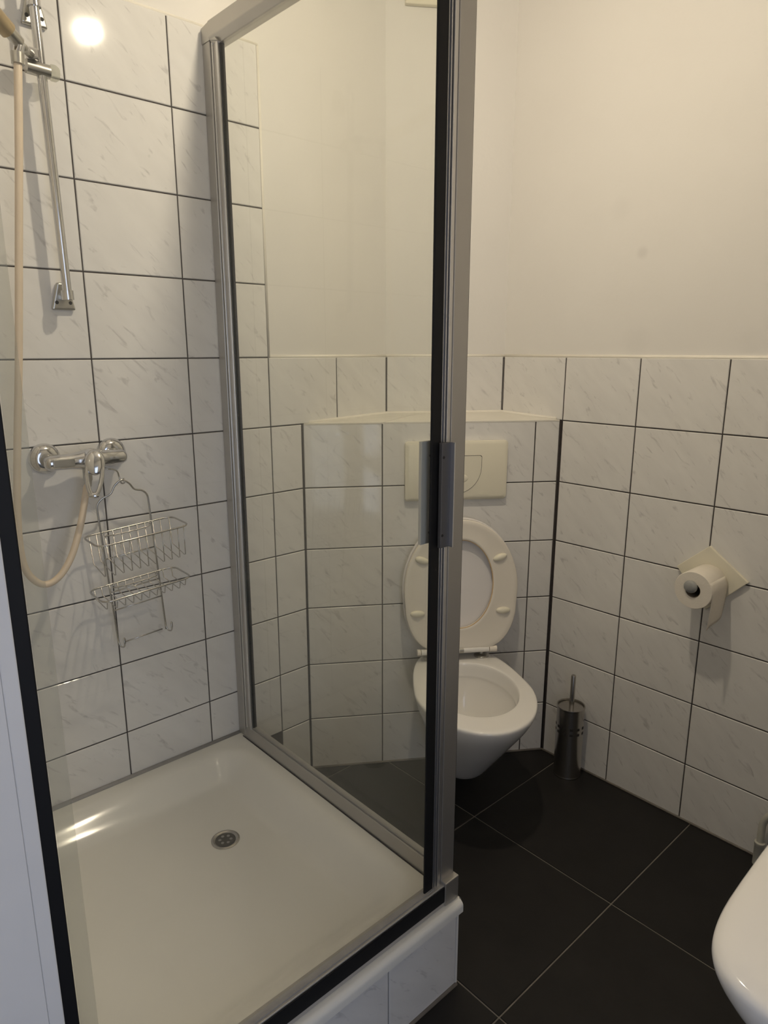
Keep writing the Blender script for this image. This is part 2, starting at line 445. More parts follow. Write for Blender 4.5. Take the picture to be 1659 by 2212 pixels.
# partition wall left of the shower (its end face meets the front of the enclosure)
wp = obj('wall_partition', B(-0.12, 0.905, -2.62, -1.757, 0, HT), 'door', bevel=0.001)
tag(wp, 'white painted partition wall at the left edge, beside the shower door', 'wall', 'structure')
PS = Plane((0.80, -1.750, 0), math.pi)        # shower side, s runs towards -x
PS.part('grout', 'grout', wp, -0.02, 0.80, 0.0, TT+4*RH-0.002, -0.0067, -0.0022)
for s0, s1 in ((-0.02, 0.05), (0.05, 0.30), (0.30, 0.55), (0.55, 0.797)):
    for z0, z1 in rows(0.186, TT+4*RH): PS.tile(s0, s1, z0, z1, wp)

# wall carrying the wash basin, with the doorway the photograph is taken from
bm = B(2.057, 2.17, -1.45, 0.12, 0, HT); box(bm, 2.057, 2.17, -2.62, -1.45, 2.06, HT); box(bm, 2.057, 2.17, -2.62, -2.38, 0, 2.06)
wd = obj('wall_basin', bm, 'plaster')
tag(wd, 'plaster and tile wall carrying the wash basin, next to the doorway', 'wall', 'structure')
PD = Plane((2.05, 0.0, 0), -math.pi/2)        # s runs towards -y
PD.part('grout', 'grout', wd, 0.0, 1.45, 0.0, TT-0.002, -0.0068, -0.0022)
cd_ = [0.0, 0.2, 0.45, 0.70, 0.95, 1.20, 1.45]
for s0, s1 in zip(cd_[:-1], cd_[1:]):
    for z0, z1 in rows(0.0, TT): PD.tile(s0, s1, z0, z1, wd)
we = obj('wall_back', B(0.905, 2.17, -2.74, -2.62, 0, HT), 'plaster')
tag(we, 'plain plaster wall behind the camera', 'wall', 'structure')
ce = obj('ceiling', B(-0.12, 2.17, -2.74, 0.12, HT, HT+0.1), 'plaster')
tag(ce, 'plain white plaster ceiling above the bathroom', 'ceiling', 'structure')

# floor: anthracite tiles on a grey grout bed
fl = obj('floor', B(-0.12, 3.2, -2.74, 0.12, -0.12, -0.0025), 'floor_grout')
tag(fl, 'floor of large anthracite tiles with thin grey joints', 'floor', 'structure')
FP = 0.4652; fx = [0.5437+FP*i for i in range(-2, 6)]; fy = [-0.462-FP*j+FP*2 for j in range(0, 8)]
J2 = 0.0036
def floor_tile(x0, x1, y0, y1):
    x0, x1, y0, y1 = max(x0, -0.0), min(x1, 2.9), max(y0, -2.62), min(y1, -0.0)
    if x1-x0 < 0.02 or y1-y0 < 0.02: return
    key = ('f', round(x1-x0, 4), round(y1-y0, 4))
    if key not in _tm:
        bm = bmesh.new(); w, d = (x1-x0-J2)/2, (y1-y0-J2)/2; b = 0.0012
        loft(bm, [[(-w+i, -d+i, z), (w-i, -d+i, z), (w-i, d-i, z), (-w+i, d-i, z)] for z, i in ((-0.008, 0), (-b, 0), (0, b))])
        bmesh.ops.recalc_face_normals(bm, faces=bm.faces[:])
        me = bpy.data.meshes.new('floor_tile'); bm.to_mesh(me); bm.free(); me.materials.append(M['floor']); _tm[key] = me
    o = bpy.data.objects.new('floor_tile', _tm[key]); COL.objects.link(o)
    o.parent = fl; o.location = ((x0+x1)/2, (y0+y1)/2, random.uniform(-0.0003, 0.0))
for i in range(len(fx)-1):
    for j in range(len(fy)-1):
        floor_tile(fx[i], fx[i+1], fy[j+1], fy[j])

# ------------------------------------------------------------------ shower tray and plinth
TZ = 0.2500
tr = thing('shower_tray', (0.45, -1.345, 0.0), 'cream enamelled square shower tray on a tiled plinth', 'shower tray')
X0, X1, Y0, Y1 = 0.001, 0.905, -1.748, -0.950
def tray_z(x, y):
    # distance inside the rounded basin edge
    cx, cy = (X0+X1)/2-0.012, (Y0+Y1)/2; hx, hy = (X1-X0)/2-0.048, (Y1-Y0)/2-0.036; r = 0.11
    qx, qy = abs(x-cx)-(hx-r), abs(y-cy)-(hy-r)
    d = r-(math.hypot(max(qx, 0), max(qy, 0))+min(max(qx, qy), 0))
    t = max(0.0, min(1.0, d/0.105)); sm = t*t*(3-2*t)
    dd = math.hypot(x-0.333, y+1.1975)
    return TZ-0.052*sm-0.010*max(0.0, 1-dd/0.5)*sm
n = 96
bm = bmesh.new(); G = []
for i in range(n+1):
    row = []
    for j in range(n+1):
        x = X0+(X1-X0)*i/n; y = Y0+(Y1-Y0)*j/n
        row.append(bm.verts.new((x, y, tray_z(x, y))))
    G.append(row)
for i in range(n):
    for j in range(n):
        bm.faces.new((G[i][j], G[i+1][j], G[i+1][j+1], G[i][j+1]))
# rounded lip turned down on the front and the toilet side
prev = [G[n][j] for j in range(n+1)]
for k in range(1, 8):
    a = k/6*math.pi/2 if k < 7 else math.pi/2
    dx, dz = 0.013*math.sin(a), -0.013*(1-math.cos(a))-(0.014 if k == 7 else 0)
    cur = [bm.verts.new((X1+dx, v.co.y, TZ+dz)) for v in [G[n][j] for j in range(n+1)]]
    for j in range(n): bm.faces.new((prev[j], cur[j], cur[j+1], prev[j+1]))
    prev = cur
prev = [G[i][n] for i in range(n+1)]
for k in range(1, 8):
    a = min(k/6, 1)*math.pi/2
    dy, dz = 0.008*math.sin(a), -0.012*(1-math.cos(a))-(0.014 if k == 7 else 0)
    cur = [bm.verts.new((G[i][n].co.x, Y1+dy, TZ+dz)) for i in range(n+1)]
    for i in range(n): bm.faces.new((prev[i], cur[i], cur[i+1], prev[i+1]))
    prev = cur
obj('basin', bm, 'acrylic', tr, smooth=True)
dz = tray_z(0.333, -1.1975)
bm = bmesh.new(); lathe(bm, (0.333, -1.1975, dz), [(0.0, -0.004), (0.036, -0.004), (0.036, 0.002), (0.031, 0.0035), (0.026, 0.001), (0.0, 0.0005)], 36)
dr = obj('drain', bm, 'steel', tr, autos=35); dr['label'] = 'round dull metal drain'
bm = bmesh.new(); lathe(bm, (0.333, -1.1975, dz), [(0.0, 0.0), (0.0255, 0.0), (0.0255, 0.0016), (0.0, 0.0024)], 30)
obj('grate', bm, 'dark', dr, autos=35)
bm = bmesh.new()
for k in range(6):
    a = k*math.pi/3; ellipsoid(bm, (0.333+0.014*math.cos(a), -1.1975+0.014*math.sin(a), dz+0.002), 0.004, 0.004, 0.0012)
obj('grate_rivet', bm, 'silicone', dr, smooth=True)['kind'] = 'stuff'
bm = bmesh.new(); tube(bm, [(0.002, -1.742, TZ+0.001), (0.002, -1.35, TZ-0.001), (0.002, -0.95, TZ-0.002)], 0.0085, 8)
obj('silicone_bead', bm, 'silicone', tr, smooth=True)

pl = thing('shower_plinth', (0.45, -1.345, 0.0), 'pale tiled plinth supporting the shower tray', 'plinth', 'structure')
obj('core', B(0.008, 0.884, -1.748, -0.944, 0.0, 0.180), 'grout', pl)
PF = Plane((0.891, -1.745, 0), math.pi/2)     # front face, s = y + 1.745
for y0, y1 in ((-1.745, -1.642), (-1.642, -1.392), (-1.392, -1.1435), (-1.1435, -0.9385)):
    PF.tile(y0+1.745, y1+1.745, 0.002, 0.2235, pl)
PG = Plane((0.888, -0.936, 0), math.pi)       # toilet side, s runs towards -x
for s0, s1 in ((0.004, 0.21), (0.21, 0.46), (0.46, 0.71), (0.71, 0.884)):
    PG.tile(s0, s1, 0.002, 0.2235, pl)
obj('ledge_strip', B(0.010, 0.880, -0.9425, -0.9375, 0.181, 0.2485), 'white', pl)
obj('edge_trim', B(0.884, 0.8925, -0.9395, -0.9335, 0.001, 0.224), 'white', pl, bevel=0.001)
bm = bmesh.new(); tube(bm, [(0.893, -1.745, 0.001), (0.893, -0.937, 0.001), (0.80, -0.934, 0.001), (0.01, -0.934, 0.001)], 0.0045, 6)
obj('floor_joint', bm, 'floor_grout', pl, smooth=True)

# ------------------------------------------------------------------ shower enclosure
TOPZ = 2.182
en = thing('shower_enclosure', (0.45, -1.345, TZ), 'framed glass shower enclosure with grey metal profiles and black seals', 'shower enclosure')
# wall profile on the left wall
wpz = TZ+0.002
obj('wall_profile', B(0.001, 0.036, -0.957, -0.925, wpz, 2.142), 'alu', en, bevel=0.002)
obj('inner_profile', B(0.036, 0.064, -0.9505, -0.936, wpz+0.03, 2.140), 'rail', en, bevel=0.001)
obj('profile_rib', B(0.038, 0.044, -0.9535, -0.936, wpz+0.03, 2.140), 'alu_lt', en, bevel=0.001)
obj('profile_rib', B(0.056, 0.066, -0.9520, -0.936, wpz+0.03, 2.140), 'alu_lt', en, bevel=0.001)
obj('profile_gasket', B(0.066, 0.0705, -0.9460, -0.935, wpz+0.03, 2.138), 'rubber', en)
bm = bmesh.new(); prism(bm, [(0.0005, -0.9585, 2.142), (0.040, -0.9585, 2.142), (0.078, -0.9585, 2.131), (0.060, -0.9585, 2.150), (0.038, -0.9585, 2.183), (0.0005, -0.9585, 2.178)], (0, 0.034, 0))
obj('corner_cap', bm, 'alu', en, bevel=0.0015)
# rails of the side panel
bm = bmesh.new(); prism(bm, [(0.040, -0.962, 2.146), (0.040, -0.962, TOPZ), (0.040, -0.922, TOPZ), (0.040, -0.922, 2.131), (0.040, -0.948, 2.131)], (0.845, 0, 0))
obj('top_rail', bm, 'alu', en, bevel=0.002)
bm = bmesh.new(); prism(bm, [(0.034, -0.958, TZ-0.001), (0.034, -0.950, 0.283), (0.034, -0.930, 0.287), (0.034, -0.924, TZ-0.001)], (0.830, 0, 0))
obj('bottom_rail', bm, 'rail', en, bevel=0.0015)
obj('rail_seal', B(0.066, 0.85, -0.9475, -0.9325, 0.285, 0.2885), 'silicone', en)
bm = bmesh.new(); tube(bm, [(0.03, -0.960, TZ+0.0005), (0.86, -0.960, TZ+0.0005)], 0.0018, 6); obj('rail_joint', bm, 'grout', en, smooth=True)
g1 = obj('side_glass_pane', B(0.070, 0.845, -0.9430, -0.9375, 0.286, 2.135), 'glass', en)
# corner post
obj('corner_post', B(0.846, 0.890, -0.993, -0.9535, 0.283, TOPZ), 'alu', en, bevel=0.0018)
obj('post_gap_strip', B(0.850, 0.8865, -0.9535, -0.9497, 0.290, TOPZ), 'rubber', en)  # black strip put in for the dark gap at the post edge
obj('side_post', B(0.815, 0.850, -0.957, -0.924, 0.283, TOPZ), 'alu', en, bevel=0.002)
# closing profile: ribs and black magnetic seal
obj('closing_profile', B(0.862, 0.884, -1.016, -0.993, 0.286, TOPZ-0.005), 'alu_dk', en)
obj('profile_rib', B(0.870, 0.8895, -1.0035, -0.9945, 0.286, TOPZ-0.005), 'alu_lt', en, bevel=0.0012)
obj('profile_rib', B(0.870, 0.8880, -1.0095, -1.0070, 0.286, TOPZ-0.005), 'alu_lt', en, bevel=0.0008)
obj('profile_rib', B(0.870, 0.8870, -1.0150, -1.0135, 0.286, TOPZ-0.005), 'alu_lt', en, bevel=0.0005)
obj('black_seal', B(0.8835, 0.8885, -1.0410, -1.0160, 0.288, TOPZ-0.005), 'rubber', en, bevel=0.002)
# front rail and front glass door
bm = bmesh.new(); prism(bm, [(0.856, -1.742, TZ+0.001), (0.856, -1.742, 0.280), (0.872, -1.742, 0.288), (0.876, -1.742, 0.298), (0.8985, -1.742, 0.302), (0.8998, -1.742, 0.262), (0.8998, -1.742, TZ+0.001)], (0, 0.781, 0))
obj('front_rail', bm, 'rail', en, bevel=0.0012)
obj('rail_corner_piece', B(0.866, 0.9035, -0.992, -0.9505, TZ+0.002, 0.308), 'alu', en, bevel=0.002)
obj('rail_groove', B(0.880, 0.8925, -1.735, -1.016, 0.2995, 0.3035), 'silicone', en)
obj('rail_strip', B(0.8990, 0.9018, -1.742, -0.9930, 0.2630, 0.2995), 'rubber', en, bevel=0.0006)  # plain black strip over the rail's outer face
fd = obj('front_glass_door', B(0.880, 0.8855, -1.7165, -1.0385, 0.302, 2.14), 'fglass', en)
bm = bmesh.new(); prism(bm, [(0.860, -1.742, 2.14), (0.905, -1.742, 2.14), (0.905, -1.742, TOPZ), (0.860, -1.742, TOPZ)], (0, 0.785, 0))
obj('front_top_rail', bm, 'alu', en, bevel=0.002)
obj('haze_strip', B(0.8868, 0.8880, -1.7165, -1.694, 0.296, 2.14), 'haze_band', en)  # added see-through strip imitating the haze beside the seal
obj('black_seal', B(0.886, 0.8915, -1.7378, -1.7180, 0.288, 2.14), 'rubber', en, bevel=0.002)
obj('jamb_profile', B(0.868, 0.9053, -1.7568, -1.7385, 0.002+TZ, 2.14), 'door', en, bevel=0.002)
# handles
ho = obj('handle', B(0.8925, 0.9010, -1.0265, -1.0030, 1.053, 1.247), 'alu_dk', fd, bevel=0.0012); ho['label'] = 'outer handle plate with dark reflections put into its grey'  # the plate's dark reflections are part of its colour
obj('handle', B(0.8985, 0.9105, -1.0045, -1.0022, 1.053, 1.247), 'alu_lt', fd, bevel=0.0006)
hi = obj('handle', B(0.861, 0.868, -1.0455, -1.0170, 1.056, 1.248), 'grey_paint', fd, bevel=0.001); hi['label'] = 'light grey inner handle plate'
for yy, xx in ((-1.0225, 0.9012), (-1.0230, 0.8685)):
    for zz in (1.077, 1.221):
        bm = bmesh.new(); lathe(bm, (xx, yy, zz), [(0, 0), (0.0028, 0), (0.0022, 0.0009), (0, 0.0009)], 12, 'X'); obj('screw', bm, 'groove', fd)

# ------------------------------------------------------------------ toilet
def T(s, n_, z): return PX.p(s, z, n_)
SC = 0.485
to = thing('wall_hung_toilet', PX.p(SC, 0.0, 0.0), 'white wall-hung toilet with lid and seat raised', 'toilet')
def outline(nf, hw, z, nc=0.28, K=48, back=0.74):
    nc = min(nc, nf*0.55); r = []
    for k in range(K):
        a = 2*math.pi*k/K; c, s = math.cos(a), math.sin(a)
        if c >= 0: n_, x = nc+(nf-nc)*c, hw*s
        else:
            cc = abs(c)**0.5; ss = abs(s)**0.5
            n_ = nc-nc*cc; x = hw*math.copysign(ss, s)*(1-(1-back)*cc**1.2)
        r.append(T(SC+x, max(n_, 0.001), z))
    return r
def ring_in(a_n, a_s, z, nc=0.272, K=48, p=1.0):
    return [T(SC+a_s*math.copysign(abs(math.sin(t))**p, math.sin(t)), nc+a_n*math.copysign(abs(math.cos(t))**p, math.cos(t)), z) for t in [2*math.pi*k/K for k in range(K)]]
rings = [outline(0.10, 0.030, 0.062), outline(0.215, 0.066, 0.063), outline(0.255, 0.083, 0.078), outline(0.285, 0.094, 0.11), outline(0.335, 0.108, 0.165), outline(0.40, 0.127, 0.235),
         outline(0.462, 0.150, 0.305), outline(0.512, 0.171, 0.362), outline(0.529, 0.180, 0.392), outline(0.532, 0.183, 0.403), outline(0.529, 0.1805, 0.409), outline(0.522, 0.175, 0.411),
         ring_in(0.178, 0.143, 0.411), ring_in(0.172, 0.138, 0.410), ring_in(0.169, 0.135, 0.406), ring_in(0.165, 0.131, 0.372), ring_in(0.162, 0.128, 0.366), ring_in(0.165, 0.131, 0.360), ring_in(0.158, 0.124, 0.335),
         ring_in(0.140, 0.105, 0.29), ring_in(0.11, 0.075, 0.24), ring_in(0.075, 0.05, 0.215), ring_in(0.02, 0.015, 0.205)]
bm = bmesh.new(); loft(bm, rings); obj('bowl', bm, 'ceramic', to, smooth=True, sub=1)
bm = bmesh.new(); bm.faces.new([bm.verts.new(p) for p in ring_in(0.085, 0.058, 0.222)]); obj('water', bm, simple('bowl_water', (0.55, 0.55, 0.52), 0.02), to)

# raised seat ring and lid: local t up from hinge, leaning back to the boxing
SS = 0.4965; TH = 0.434
def seat_pt(x, t, d):
    lean = 0.085
    n_ = 0.072-lean*t+d; return T(SS+x, n_, 0.446+t*math.cos(lean))
def seat_outline(K=56, grow=0.0):
    pts = []
    tm = 0.205; H = TH+grow
    for k in range(K):
        a = 2*math.pi*k/K; c, s = math.cos(a), math.sin(a)     # c up
        if c >= 0: pts.append(((0.1885+grow)*s, tm+(H-tm)*c))
        else:
            cc = abs(c)**0.42; ss = abs(s)**0.42
            pts.append(((0.1885+grow)*math.copysign(ss, s)*(1-0.22*cc**2.2), tm-(tm+grow)*cc))
    return pts
def hole(K=56, a=0.105, b=0.146, tc=0.222, g=0.0):
    return [((a+g)*math.sin(2*math.pi*k/K), tc+(b+g)*math.cos(2*math.pi*k/K)) for k in range(K)]
O = seat_outline(); Oi = [(x*0.965, 0.205+(t-0.205)*0.965) for x, t in O]
H0 = hole()
prof = [[seat_pt(*p, 0.000) for p in hole(g=0.002)], [seat_pt(*p, 0.000) for p in Oi], [seat_pt(*p, 0.006) for p in O], [seat_pt(*p, 0.015) for p in O],
        [seat_pt(*p, 0.0175) for p in [(x*0.985, 0.205+(t-0.205)*0.985) for x, t in O]], [seat_pt(*p, 0.0150) for p in [(x*0.93, 0.205+(t-0.205)*0.93) for x, t in O]],
        [seat_pt(*p, 0.0155) for p in hole(g=0.010)], [seat_pt(*p, 0.0165) for p in hole(g=0.003)], [seat_pt(*p, 0.012) for p in hole(g=0.0)]]
bm = bmesh.new(); loft(bm, prof, closed=True); st = obj('seat', bm, 'seat', to, smooth=True)
bm = bmesh.new(); tube(bm, [seat_pt(*p, 0.0135) for p in hole(g=0.0008)], 0.0017, 6, closed=True)
e_ = obj('stained_edge', bm, 'stain', st, smooth=True); e_['label'] = 'yellowed inner edge of the seat'
for x, t, rot in ((0.127, 0.308, 0.35), (0.140, 0.130, 0.0), (-0.130, 0.308, -0.35), (-0.146, 0.132, 0.0)):
    c = seat_pt(x, t, 0.0165)
    bm = bmesh.new()
    ez = Vector((0, 0, 1)); u = PX.u*math.cos(rot)+ez*math.sin(rot); v = -PX.u*math.sin(rot)+ez*math.cos(rot)
    mt = Matrix((( u.x, v.x, PX.n.x, 0), (u.y, v.y, PX.n.y, 0), (u.z, v.z, PX.n.z, 0), (0, 0, 0, 1)))
    ellipsoid(bm, c, 0.024, 0.0115, 0.010, mt); obj('buffer_pad', bm, 'ivory', st, smooth=True)
L = seat_outline(grow=0.003)
sc_ = lambda k: [(x*k, 0.205+(t-0.205)*k) for x, t in L]
bm = bmesh.new(); loft(bm, [[seat_pt(*p, -0.020) for p in sc_(0.90)], [seat_pt(*p, -0.018) for p in sc_(0.985)], [seat_pt(*p, -0.012) for p in sc_(1.0)], [seat_pt(*p, -0.003) for p in sc_(1.0)], [seat_pt(*p, -0.001) for p in sc_(0.985)], [seat_pt(*p, -0.006) for p in sc_(0.95)], [seat_pt(*p, -0.008) for p in sc_(0.4)]])
obj('lid', bm, 'lidp', to, smooth=True)
hz_ = 0.4455; hn = 0.083
bm = bmesh.new(); tube(bm, [T(0.363, hn, hz_), T(0.590, hn, hz_)], 0.0098, 16); hb = obj('hinge_bar', bm, 'white', to, autos=40)
for s0, s1 in ((0.592, 0.6165), (0.350, 0.361)):
    bm = bmesh.new(); tube(bm, [T(s0, hn, hz_), T(s1, hn, hz_)], 0.0105, 16); obj('hinge_end', bm, 'seat', hb, autos=40)
for s in (0.497, ):
    bm = bmesh.new(); tube(bm, [T(s-0.007, hn+0.0005, hz_), T(s+0.007, hn+0.0005, hz_)], 0.0102, 16); obj('hinge_clip', bm, 'dull_chrome', hb, autos=40)
for s in (0.572, 0.398):
    c = T(s, 0.060, 0.4105); bm = bmesh.new(); lathe(bm, c, [(0, 0), (0.024, 0), (0.024, 0.005), (0.021, 0.008), (0.008, 0.010), (0.008, 0.030), (0, 0.030)], 24)
    obj('hinge_foot', bm, 'dull_chrome', to, autos=40)

# flush plate on the boxing
fp = thing('flush_plate', PX.p(0.483, 0.935, 0.0), 'ivory plastic flush plate on the tiles above the toilet', 'flush plate')
def rr(s0, s1, z0, z1, r, d, k=5):
    P = []
    for cx, cz, a0 in ((s1-r, z1-r, 0), (s0+r, z1-r, 90), (s0+r, z0+r, 180), (s1-r, z0+r, 270)):
        for i in range(k+1):
            a = math.radians(a0+90*i/k); P.append(T(cx+r*math.cos(a), d, cz+r*math.sin(a)))
    return P
bm = bmesh.new(); loft(bm, [rr(0.319, 0.649, 0.937, 1.1265, 0.008, 0.0005), rr(0.317, 0.651, 0.936, 1.1275, 0.010, 0.010), rr(0.318, 0.650, 0.940, 1.127, 0.010, 0.016), rr(0.325, 0.643, 0.948, 1.1185, 0.010, 0.0195)])
obj('plate', bm, 'ivory', fp, autos=35)
def shield(g, d):
    P = [T(0.4035-g, d, 1.080+g), T(0.5590+g, d, 1.080+g), T(0.5635+g, d, 1.076+g)]
    cx = 0.4835
    for i in range(19):
        a = math.pi*i/18; P.append(T(cx+(0.080+g)*math.cos(a), d, 1.045-(0.085+g)*math.sin(a)))
    P.append(T(0.4035-g, d, 1.076+g)); return P
bm = bmesh.new(); prism(bm, shield(0.0014, 0.0192), PX.n*0.0008); fb0 = obj('button_gap', bm, 'groove', fp)
bm = bmesh.new(); prism(bm, shield(0.0, 0.0194), PX.n*0.0016); fb = obj('flush_button', bm, 'ivory', fp)
bm = bmesh.new()
mt = Matrix(((PX.u.x, 0, PX.n.x, 0), (PX.u.y, 0, PX.n.y, 0), (0, 1, 0, 0), (0, 0, 0, 1)))
ellipsoid(bm, T(0.4835, 0.0205, 1.008), 0.038, 0.017, 0.0045, mt); obj('thumb_bump', bm, 'ivory', fb, smooth=True)

# air vent on the chamfered corner near the ceiling
vt = thing('air_vent', PC.p(0.15, 2.412, 0.0), 'cream plastic air vent high on the narrow corner wall', 'vent')
bm = bmesh.new(); PC.slab(bm, 0.056, 0.236, 2.412, 2.59, -0.007, 0.012); obj('frame', bm, 'ivory', vt, bevel=0.003)
for k in range(7):
    bm = bmesh.new(); PC.slab(bm, 0.074, 0.218, 2.437+k*0.02, 2.447+k*0.02, 0.012, 0.016); obj('slat', bm, 'ivory', vt, bevel=0.001)

# ------------------------------------------------------------------ toilet brush
bc = Vector((0.6085, -0.0560, 0.0))
br = thing('toilet_brush_set', bc, 'brushed steel toilet brush holder standing on the floor by the right wall', 'toilet brush')
bm = bmesh.new(); lathe(bm, bc, [(0.0, 0.0015), (0.0445, 0.0015), (0.0455, 0.0), (0.0462, 0.003), (0.0452, 0.006), (0.0448, 0.009), (0.0448, 0.248), (0.0462, 0.249), (0.0468, 0.252), (0.0462, 0.255), (0.0430, 0.255), (0.0425, 0.246), (0.0, 0.246)], 56)
hold = obj('holder', bm, 'steel', br, autos=40)
bm = bmesh.new(); lathe(bm, bc, [(0.0, 0.2462), (0.041, 0.2462), (0.0405, 0.2490), (0.0, 0.2495)], 48); obj('cover', bm, 'steel', br, autos=40)
bm = bmesh.new(); lathe(bm, bc+Vector((0.001, 0.001, 0)), [(0.0, 0.2475), (0.0082, 0.2475), (0.0078, 0.360), (0.0064, 0.3630), (0.0, 0.3632)], 24); obj('handle', bm, 'steel', br, autos=40)
va = math.atan2(-1.9149-bc.y, 1.7237-bc.x)
for k in (-3, -2, -1, 0, 1, 2):
    for zz in (0.186, 0.167):
        a = va+math.radians(8)+k*math.radians(30); bm = bmesh.new()
        d = Vector((math.cos(a), math.sin(a), 0)); tn = Vector((-d.y, d.x, 0)); c = bc+d*0.0441+Vector((0, 0, zz))
        q = [c+tn*x+Vector((0, 0, z)) for x, z in ((-0.0050, -0.0042), (0.0050, -0.0042), (0.0050, 0.0042), (-0.0050, 0.0042))]
        prism(bm, q, d*0.0012); obj('slot', bm, 'groove', hold)

# ------------------------------------------------------------------ toilet paper
tp = thing('paper_holder', (0.978, 0.0, 0.795), 'ivory diamond-shaped toilet paper holder with grey knob on right wall', 'paper holder')
D = [(0.9775, -0.0005, 0.876), (1.0885, -0.0005, 0.7965), (0.986, -0.0005, 0.690), (0.892, -0.0005, 0.798)]
bm = bmesh.new(); prism(bm, D, (0, -0.0115, 0)); obj('plate', bm, 'ivory', tp, bevel=0.0015)
ca = Vector((0.9820, 0.0, 0.7835))
bm = bmesh.new(); cyl(bm, ca+Vector((0, -0.010, 0)), ca+Vector((0, -0.112, 0)), 0.0095); obj('arm', bm, 'grey_knob', tp, autos=40)
bm = bmesh.new(); ellipsoid(bm, ca+Vector((0, -0.119, 0.0005)), 0.0185, 0.0095, 0.0175); obj('knob', bm, 'grey_knob', tp, smooth=True)
rc = Vector((0.9870, 0.0, 0.7735))
rl = thing('toilet_paper_roll', (rc.x, -0.06, rc.z-0.05), 'white toilet paper roll hanging on the diamond-shaped holder', 'toilet paper')
bm = bmesh.new()
lathe(bm, rc+Vector((0, -0.0135, 0)), [(0.0205, 0.0), (0.0500, 0.0), (0.0520, -0.002), (0.0520, -0.098), (0.0505, -0.1005), (0.0205, -0.1005), (0.0205, 0.0)], 48, 'Y')
obj('paper', bm, 'paper', rl, autos=50)
bm = bmesh.new(); lathe(bm, rc+Vector((0, -0.0135, 0)), [(0.0206, -0.0003), (0.0206, -0.1002), (0.0193, -0.1002), (0.0193, -0.0003), (0.0206, -0.0003)], 32, 'Y'); obj('core', bm, 'card', rl, autos=50)
# hanging tail, leaving the right side of the roll and curling back at the tip
bm = bmesh.new(); rows_ = []
for i in range(13):
    t = i/12
    if t < 0.3:
        a = math.radians(35-110*t); px_, pz = rc.x+0.0526*math.cos(a), rc.z+0.0526*math.sin(a)
        base = (px_, pz)
    else:
        q = (t-0.3)/0.7; px_ = base[0]-0.002*q-0.004*q*q; pz = base[1]-0.096*q
    y0, y1 = -0.0155-0.004*max(0, t-0.6)/0.4, -0.1125+0.002*t
    rows_.append([bm.verts.new((px_+0.002*math.sin(6*s_)*t, y0+(y1-y0)*s_, pz-0.016*t*s_)) for s_ in [k/8 for k in range(9)]])
for i in range(12):
    for k in range(8): bm.faces.new((rows_[i][k], rows_[i+1][k], rows_[i+1][k+1], rows_[i][k+1]))
tl = obj('loose_sheet', bm, 'paper', rl, smooth=True)
md = tl.modifiers.new('solid', 'SOLIDIFY'); md.thickness = 0.0006

# ------------------------------------------------------------------ small pipe by the right wall
pp = thing('wall_pipe', (1.212, -0.03, 0.0), 'thin pale pipe rising from the floor and bending along the right wall', 'pipe')
bm = bmesh.new(); tube(bm, cat([(1.210, -0.028, 0.03), (1.210, -0.028, 0.10), (1.212, -0.028, 0.135), (1.226, -0.028, 0.162), (1.252, -0.028, 0.174), (1.40, -0.028, 0.178), (2.045, -0.028, 0.185)], 6), 0.0095, 14); obj('tube', bm, 'pipe', pp, smooth=True)
bm = bmesh.new(); lathe(bm, (1.210, -0.028, 0.0), [(0.0, 0.0), (0.0125, 0.0), (0.0125, 0.060), (0.0140, 0.062), (0.0140, 0.070), (0.0100, 0.072), (0.0, 0.072)], 20); obj('collar', bm, 'pipe', pp, autos=40)

# ------------------------------------------------------------------ wash basin
SY = -1.052
wbz = 0.842
wb_ = thing('wash_basin', (2.05, SY, 0.62), 'white ceramic wash basin with rounded corner, cut off by the right picture edge', 'wash basin')
def sink_ring(xf, hw, z, p=0.26, xb=2.050, K=64, bow=0.010):
    r = []; xm = (xf+xb)/2; hx = (xb-xf)/2
    for k in range(K):
        a = 2*math.pi*k/K; c, s = math.cos(a), math.sin(a)
        x = xm-hx*math.copysign(abs(c)**p, c); y = SY+hw*math.copysign(abs(s)**p, s)
        if c > 0: x += bow*(abs(y-SY)/hw)**2*abs(c)**p
        r.append(Vector((x, y, z)))
    return r
rings = [sink_ring(1.80, 0.10, 0.655), sink_ring(1.72, 0.165, 0.66), sink_ring(1.635, 0.215, 0.69), sink_ring(1.575, 0.250, 0.735), sink_ring(1.531, 0.277, 0.785), sink_ring(1.512, 0.2885, 0.815), sink_ring(1.508, 0.291, 0.830), sink_ring(1.511, 0.289, 0.838), sink_ring(1.520, 0.282, wbz),
         sink_ring(1.613, 0.225, wbz, 0.55, 1.93), sink_ring(1.625, 0.215, wbz-0.008, 0.55, 1.92), sink_ring(1.645, 0.195, wbz-0.05, 0.6, 1.905), sink_ring(1.70, 0.13, wbz-0.115, 0.8, 1.87), sink_ring(1.77, 0.03, wbz-0.13, 1.0, 1.83)]
bm = bmesh.new(); loft(bm, rings); obj('basin', bm, 'ceramic', wb_, smooth=True, sub=1)
bm = bmesh.new(); cyl(bm, (1.975, SY, wbz), (1.975, SY, wbz+0.10), 0.022); tube(bm, cat([(1.975, SY, wbz+0.07), (1.92, SY, wbz+0.095), (1.86, SY, wbz+0.085)], 5), 0.013, 14); obj('tap', bm, 'chrome', wb_, autos=40)

